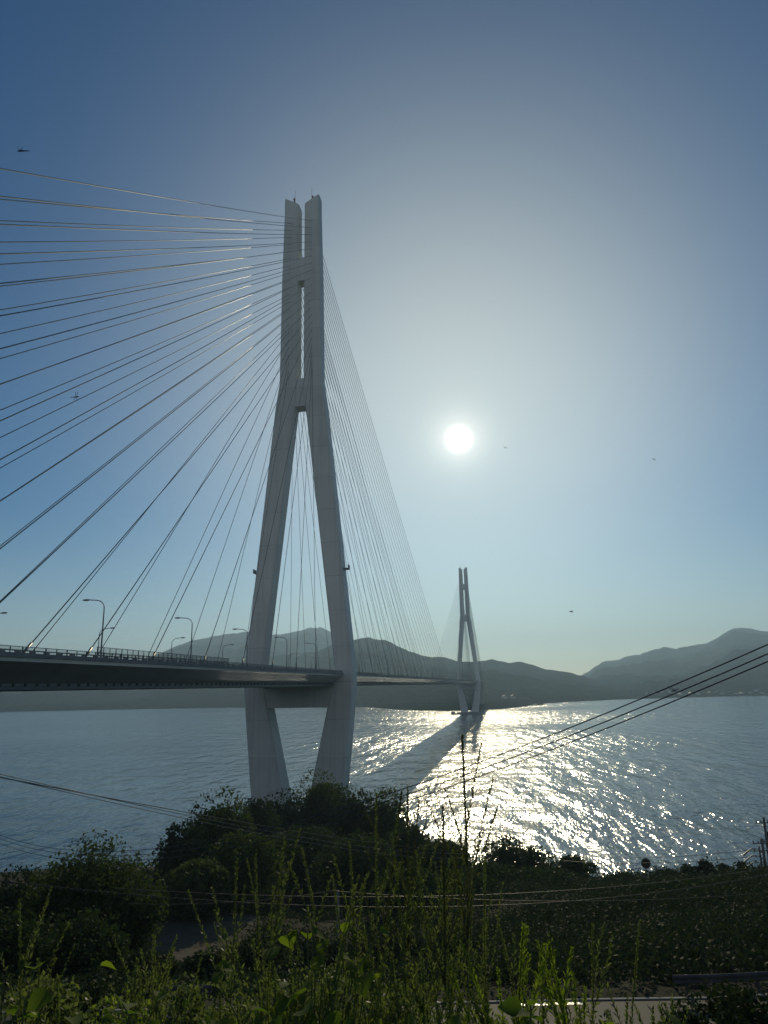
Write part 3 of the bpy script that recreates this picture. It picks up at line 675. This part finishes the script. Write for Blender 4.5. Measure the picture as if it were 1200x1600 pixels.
# ---------------------------------------------------------------- foreground weeds
def lance(P, A, Lh, W, fold=.0):
    """pointed leaves: P base, A unit direction, Lh length, W width"""
    n = len(P); b = np.cross(A, np.tile([[0, 0, 1.]], (n, 1))+rand_dirs(n)*.8); b /= np.linalg.norm(b, axis=1)[:, None]+1e-9
    L_ = A*Lh[:, None]; dr = np.array([0, 0, -1.])*(Lh*.12)[:, None]
    return np.stack([P, P+L_*.45+b*W[:, None]/2, P+L_+dr, P+L_*.45-b*W[:, None]/2], 1).reshape(-1, 3)
def weed(px, py, d, label, kind='weed', branches=5, lean=0, H=None, thick=1, name='tall_weed', leaflen=.040, dens=1.5):
    tip = at(px, py, d); x, y = tip.x+RH.x*(-lean), tip.y+RH.y*(-lean); g = gz(x, y)
    W_ = empty(name, (x, y, g), label, 'weed', 'tall weeds in the foreground')
    base = Vector((0, 0, -.05)); tp = tip-Vector((x, y, g)); Hh = tp.z
    def stemline(a, b, bow, n=14):
        side = Vector((random.uniform(-1, 1), random.uniform(-1, 1), 0))*bow
        return [a.lerp(b, i/n)+side*math.sin(math.pi*i/n)+Vector((0, 0, bow*.5*math.sin(math.pi*i/n))) for i in range(n+1)]
    main = stemline(base, tp, .05*Hh); lines = [(main, (.0045 if kind != 'dark' else .003)*thick, .35 if kind != 'dark' else .55)]
    for k in range(branches):
        t0 = random.uniform(.30 if kind != 'dark' else .55, .86); i = int(t0*14); a = main[i]; ln = (1-t0)*Hh*random.uniform(.45, .95)+.06
        az = random.uniform(0, 2*math.pi); dirv = Vector((math.cos(az)*.42, math.sin(az)*.42, 1)).normalized()
        lines.append((stemline(a, a+dirv*ln, .03*ln, 9), .0025*thick, .0))
    m = MB()
    for pts, r_, _ in lines: m.tube(pts, [r_*(1-.75*i/(len(pts)-1)) for i in range(len(pts))], 5)
    m.build('stem', M['darkstem'] if kind == 'dark' else M['stem'], W_)
    Ps = []; As = []; Ls = []; Ws = []
    for pts, r_, t0 in lines:
        ln = sum((pts[i+1]-pts[i]).length for i in range(len(pts)-1)); nlf = int(ln*(85 if kind != 'fine' else 150)*dens)+6
        for j in range(nlf):
            u = t0+(1-t0)*(j+random.random())/nlf; f_ = u*(len(pts)-1); i = min(int(f_), len(pts)-2); p = pts[i].lerp(pts[i+1], f_-i)
            ax = (pts[i+1]-pts[i]).normalized(); az = j*2.4+random.uniform(-.4, .4)
            perp = Vector((math.cos(az), math.sin(az), 0)); a = (ax*random.uniform(.9, 1.5)+perp*random.uniform(.4, 1.0)*(1 if kind != 'dark' else .6)).normalized()
            L1 = leaflen*random.uniform(.5, 1.25)*(1.15-.65*u); Ps.append(p); As.append(a); Ls.append(L1); Ws.append(L1*(.2 if kind == 'fine' else .26))
            if u > .72 and random.random() < .75:
                for _ in range(2):
                    a2 = (ax+Vector((random.uniform(-.7, .7), random.uniform(-.7, .7), random.uniform(-.2, .5)))).normalized(); Ps.append(p); As.append(a2); Ls.append(.016); Ws.append(.008)
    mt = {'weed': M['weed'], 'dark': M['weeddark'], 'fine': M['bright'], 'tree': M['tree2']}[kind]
    quads('leaves', lance(np.array([tuple(p) for p in Ps]), np.array([tuple(a) for a in As]), np.array(Ls), np.array(Ws)), mt, W_)
    return W_
WD = [
 (370, 1345, 3.9, 'weed', 4, 'slender weed left of centre, first tall tip right of the clearing'),
 (399, 1337, 4.1, 'weed', 3, 'slender weed second from the left of the tall green group'),
 (445, 1308, 3.9, 'weed', 5, 'tall green weed whose tip stands over the dark clump left of centre'),
 (472, 1325, 3.8, 'weed', 6, 'tall bushy green weed right beside the one over the dark clump'),
 (428, 1388, 3.6, 'weed', 3, 'short weed between the tall green ones left of centre'),
 (520, 1368, 4.0, 'weed', 4, 'green weed just left of the thin lone pole'),
 (546, 1316, 4.0, 'weed', 5, 'tall pale weed right of the thin lone pole'),
 (588, 1242, 4.0, 'weed', 3, 'very slender weed reaching up over the right end of the clump'),
 (612, 1305, 4.2, 'weed', 6, 'branched weed in the central tangle'),
 (650, 1330, 4.3, 'weed', 8, 'many-branched weed in the middle of the central tangle'),
 (690, 1345, 4.1, 'weed', 8, 'many-branched weed right in the central tangle'),
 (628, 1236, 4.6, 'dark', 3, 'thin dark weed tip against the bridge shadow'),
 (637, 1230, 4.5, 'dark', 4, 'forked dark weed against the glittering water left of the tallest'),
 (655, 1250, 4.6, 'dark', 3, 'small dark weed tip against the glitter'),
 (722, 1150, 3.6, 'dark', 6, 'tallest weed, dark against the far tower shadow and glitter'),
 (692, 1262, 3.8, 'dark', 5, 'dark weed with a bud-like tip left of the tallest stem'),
 (728, 1306, 4.0, 'weed', 4, 'weed tip just above the lacy tree left edge'),
 (742, 1312, 4.4, 'weed', 3, 'small weed tip beside the lacy shore tree'),
 (757, 1342, 4.0, 'weed', 3, 'thin weed in front of the lacy shore tree'),
 (756, 1436, 3.6, 'weed', 4, 'weed with straight tip right of the tangle'),
 (776, 1432, 3.7, 'weed', 3, 'slender straight weed right of the tangle, beside the bright plant'),
 (562, 1415, 3.5, 'weed', 4, 'short dull weed at the left of the tangle'),
 (582, 1428, 3.7, 'weed', 4, 'short narrow weed under the very slender one'),
 (30, 1408, 4.2, 'weed', 8, 'branched weed at the left edge'),
 (926, 1446, 4.0, 'weed', 3, 'thin weed standing alone in front of the right slope'),
 (1000, 1440, 4.0, 'weed', 3, 'rightmost thin weed in front of the right slope'),
 (845, 1540, 3.0, 'weed', 4, 'low weed with sparse stems in front of the road'),
]
for px, py, d, kd, br, lab in WD:
    weed(px, py, d, lab, kd, br, lean=random.uniform(-.16, .16), dens=1.5)
weed(818, 1447, 3.2, 'bright yellow-green feathery plant, taller of the pair on the right', 'fine', 14, 0, leaflen=.045, name='feathery_plant')
weed(858, 1478, 3.2, 'bright yellow-green feathery plant, shorter and arching to the right', 'fine', 12, -.05, leaflen=.045, name='feathery_plant')
weed(240, 1462, 4.6, 'tall bushy dull-green weed left of the sandy clearing', 'weed', 16, leaflen=.05)
weed(215, 1500, 4.4, 'bushy dull-green weed at lower left of the tall bushy one', 'weed', 12, leaflen=.05)
for i, (px, py) in enumerate([(395, 1470), (455, 1480), (505, 1500), (345, 1510), (560, 1500), (610, 1490), (660, 1485), (710, 1500), (430, 1530), (540, 1540), (640, 1540), (700, 1545), (480, 1545), (370, 1560), (590, 1560), (755, 1530), (320, 1555), (60, 1500), (90, 1530), (30, 1530), (280, 1545)]):
    weed(px, py, random.uniform(3.0, 3.8), 'short leafy weed stem in the low green mass along the bottom edge', 'weed', 7, leaflen=.048)

def broad_leaf_plant(px, py, d, n, label, spread=.33, size=.078, mt='vine'):
    tip = at(px, py, d); g = gz(tip.x, tip.y); B = empty('broadleaf_vine', (tip.x, tip.y, g), label, 'vine', 'broad-leaved vines in the foreground')
    H = tip.z-g; m = MB(); F_ = MB()
    for k in range(int(n*1.9)):
        az = random.uniform(0, 6.28); rr = spread*random.random()**.5; z = H-random.random()*min(.45, H*.7)
        c = Vector((math.cos(az)*rr, math.sin(az)*rr, z)); m.tube([(c.x*.3, c.y*.3, max(0, z-.5)), (c.x*.7, c.y*.7, z-.12), tuple(c)], .003, 5)
        nrm = Vector((random.uniform(-.8, .8), random.uniform(-.8, .8), 1)).normalized(); a = nrm.cross(Vector((random.uniform(-1, 1), random.uniform(-1, 1), .1))).normalized(); b = nrm.cross(a)
        s_ = size*random.uniform(.6, 1.25)
        out_ = [(-.05, 0), (.05, .3), (.32, .46), (.62, .4), (.86, .18), (1.05, 0), (.86, -.18), (.62, -.4), (.32, -.46), (.05, -.3)]
        pts = [c+a*(u*s_)+b*(v*s_)+nrm*(abs(v)*.35*s_-u*u*.25*s_) for u, v in out_]; mid = [c+a*(u*s_)-nrm*(u*u*.25*s_) for u in (.0, .3, .62, .9)]
        V_ = pts+mid; F_.add(V_, [(0, 1, 10), (1, 2, 11, 10), (2, 3, 12, 11), (3, 4, 13, 12), (4, 5, 13), (5, 6, 13), (6, 7, 12, 13), (7, 8, 11, 12), (8, 9, 10, 11), (9, 0, 10)])
    m.build('stem', M['stem'], B); F_.build('leaves', M[mt], B, smooth=True)
for a in [(485, 1466, 3.3, 18, 'yellow-green vine with broad leaves behind the tall weeds left of centre'),
          (530, 1480, 3.6, 9, 'few broad vine leaves right of the yellow-green cluster'),
          (450, 1530, 3.2, 16, 'broad vine leaves low among the weeds left of centre'),
          (300, 1538, 2.9, 12, 'drooping broad leaves at the bottom left of centre'),
          (165, 1545, 3.4, 16, 'bright broad leaves at the bottom left'),
          (640, 1565, 2.8, 12, 'dark broad leaves at the bottom centre'),
          (960, 1562, 3.0, 18, 'yellow-green broad leaves at the bottom right beside the road'),
          (810, 1580, 2.6, 9, 'large dark broad leaves under the bright feathery plants'),
          (885, 1582, 2.7, 5, 'single large leaf pair right of the feathery plants'),
          (20, 1500, 3.4, 6, 'small bright leaves at the left edge')]:
    broad_leaf_plant(*a)
def near_bush(px, py, d, rpx, label, mt, leaf, n):
    tree('leafy_bush', px, py, d, rpx, mt, label, 'bush', 'leafy bushes along the bottom edge', leaf=leaf, n=n, hrat=1.3, lobes=18)
near_bush(1125, 1545, 9, 80, 'dark glossy bush at the bottom right corner in front of the guard rail', M['shrub'], .055, 14000)
near_bush(1190, 1545, 8, 70, 'dark bush filling the bottom right corner', M['shrub'], .055, 9000)
for i, (px, py) in enumerate([(800, 1545), (880, 1550), (700, 1520), (905, 1572), (980, 1560), (1020, 1575), (760, 1570), (1050, 1560)]):
    weed(px, py, random.uniform(3.0, 4.0), 'short leafy weed in front of the road at lower right', 'weed', 8, leaflen=.045)
near_bush(930, 1588, 7, 45, 'low dark bush in front of the road at the bottom', M['shrub'], .045, 5000)
near_bush(760, 1582, 6, 50, 'low bush in front of the road right of the tangle', M['weed'], .04, 5000)
near_bush(1065, 1572, 8.5, 40, 'low dark bush left of the corner bush', M['shrub'], .05, 7000)
near_bush(60, 1530, 6, 80, 'leafy yellow-green bush at the bottom left corner', M['weed'], .045, 13000)
near_bush(200, 1545, 5.5, 65, 'yellow-green bush at the bottom beside the broad leaves', M['bright'], .04, 9000)
near_bush(150, 1520, 9, 55, 'small dark-leaved bush behind the bottom-left bushes', M['shrub'], .055, 7000)
for px, py, d, r, lab in [(450, 1515, 4.8, 80, 'low green bush beneath the weeds left of centre'), (600, 1530, 4.8, 75, 'low green bush beneath the central tangle'),
                          (350, 1520, 5.0, 60, 'low green bush by the drooping broad leaves'), (530, 1500, 5.4, 70, 'green bush behind the low weeds at the bottom centre'),
                          (680, 1540, 5.0, 60, 'low green bush right of the central tangle'), (280, 1530, 5.2, 55, 'low bush under the tall bushy dull-green weed'),
                          (400, 1560, 4.2, 60, 'small bush at the bottom edge left of centre'), (560, 1570, 4.2, 60, 'small bush at the bottom edge in the centre')]:
    near_bush(px, py, d, r, lab, M['weed'], .035, 8000)

# ---------------------------------------------------------------- insects and bird
def dragonfly(px, py, d, size, az, tilt, label):
    c = at(px, py, d); o = empty('dragonfly', c, label, 'dragonfly', 'dragonflies in the air')
    m = MB(); m.tube([(0, 0, 0), (.12, 0, .01), (.3, 0, 0), (.95, 0, -.02), (1, 0, -.02)], [.05, .09, .07, .028, .02], 8); m.blob((-.04, 0, 0), (.14, .18, .13)); b = m.build('body', M['bug'], o, smooth=True)
    wg = MB()
    for x0, sw in ((.14, -.1), (.28, .12)):
        for s_ in (1, -1): wg.loft([[(x0+dx+sw*k, s_*(.05+.72*k), .06+.1*k+dz) for dx, dz in ((-.05, 0), (.08*(1-.4*k), 0), (.08*(1-.4*k), .004), (-.05, .004))] for k in (0, .5, 1)])
    wg.build('wings', M['wing'], o)
    o.scale = (size,)*3; o.rotation_euler = (.5, tilt, az)
dragonfly(29, 236, 3.2, .048, -1.1, -.28, 'dark dragonfly in the blue sky above the topmost cable at upper left')
dragonfly(122, 620, 3.6, .038, 2.4, .3, 'dragonfly hovering in front of the cables at the left')
dragonfly(790, 699, 6.0, .03, .4, .0, 'tiny dragonfly just right of and below the sun')
dragonfly(1020, 717, 6.0, .035, -1.0, .2, 'tiny dragonfly in the sky at the right')
dragonfly(1050, 1080, 4.0, .045, -1.2, -.3, 'dragonfly with sunlit wings in front of the right-hand hills')
c = at(893, 956, 90); b = empty('bird', c, 'small dark bird flying above the dark ridge right of the far tower', 'bird')
m = MB(); m.tube([(-.22, 0, 0), (-.12, 0, .02), (.02, 0, .02), (.16, 0, 0), (.3, 0, 0)], [.02, .055, .065, .03, .01], 8)
for s_ in (1, -1):
    m.loft([[(x_, s_*y_, z_+dz) for x_, dz in ((xa, 0), (xb, .0), (xb, .012), (xa, .012))] for y_, z_, xa, xb in ((.02, .03, -.1, .08), (.2, .12, -.12, .04), (.42, .06, -.02, .03))])
m.build('body', M['bird'], b, smooth=True); b.rotation_euler.z = -.9

# ---------------------------------------------------------------- haze
hz = MB(); hz.box((0, 0, 280-13), (15800, 15800, 586))
hm = bpy.data.materials.new('haze'); hm.use_nodes = True; t = hm.node_tree; t.nodes.clear()
o_ = t.nodes.new('ShaderNodeOutputMaterial'); pv = t.nodes.new('ShaderNodeVolumePrincipled')
pv.inputs['Color'].default_value = (.50, .74, 1.0, 1); pv.inputs['Density'].default_value = .00016; pv.inputs['Anisotropy'].default_value = .42
t.links.new(pv.outputs[0], o_.inputs['Volume'])
haze = hz.build('haze', hm); tag(haze, 'thin blue sea haze over the strait', 'haze', kind='stuff')
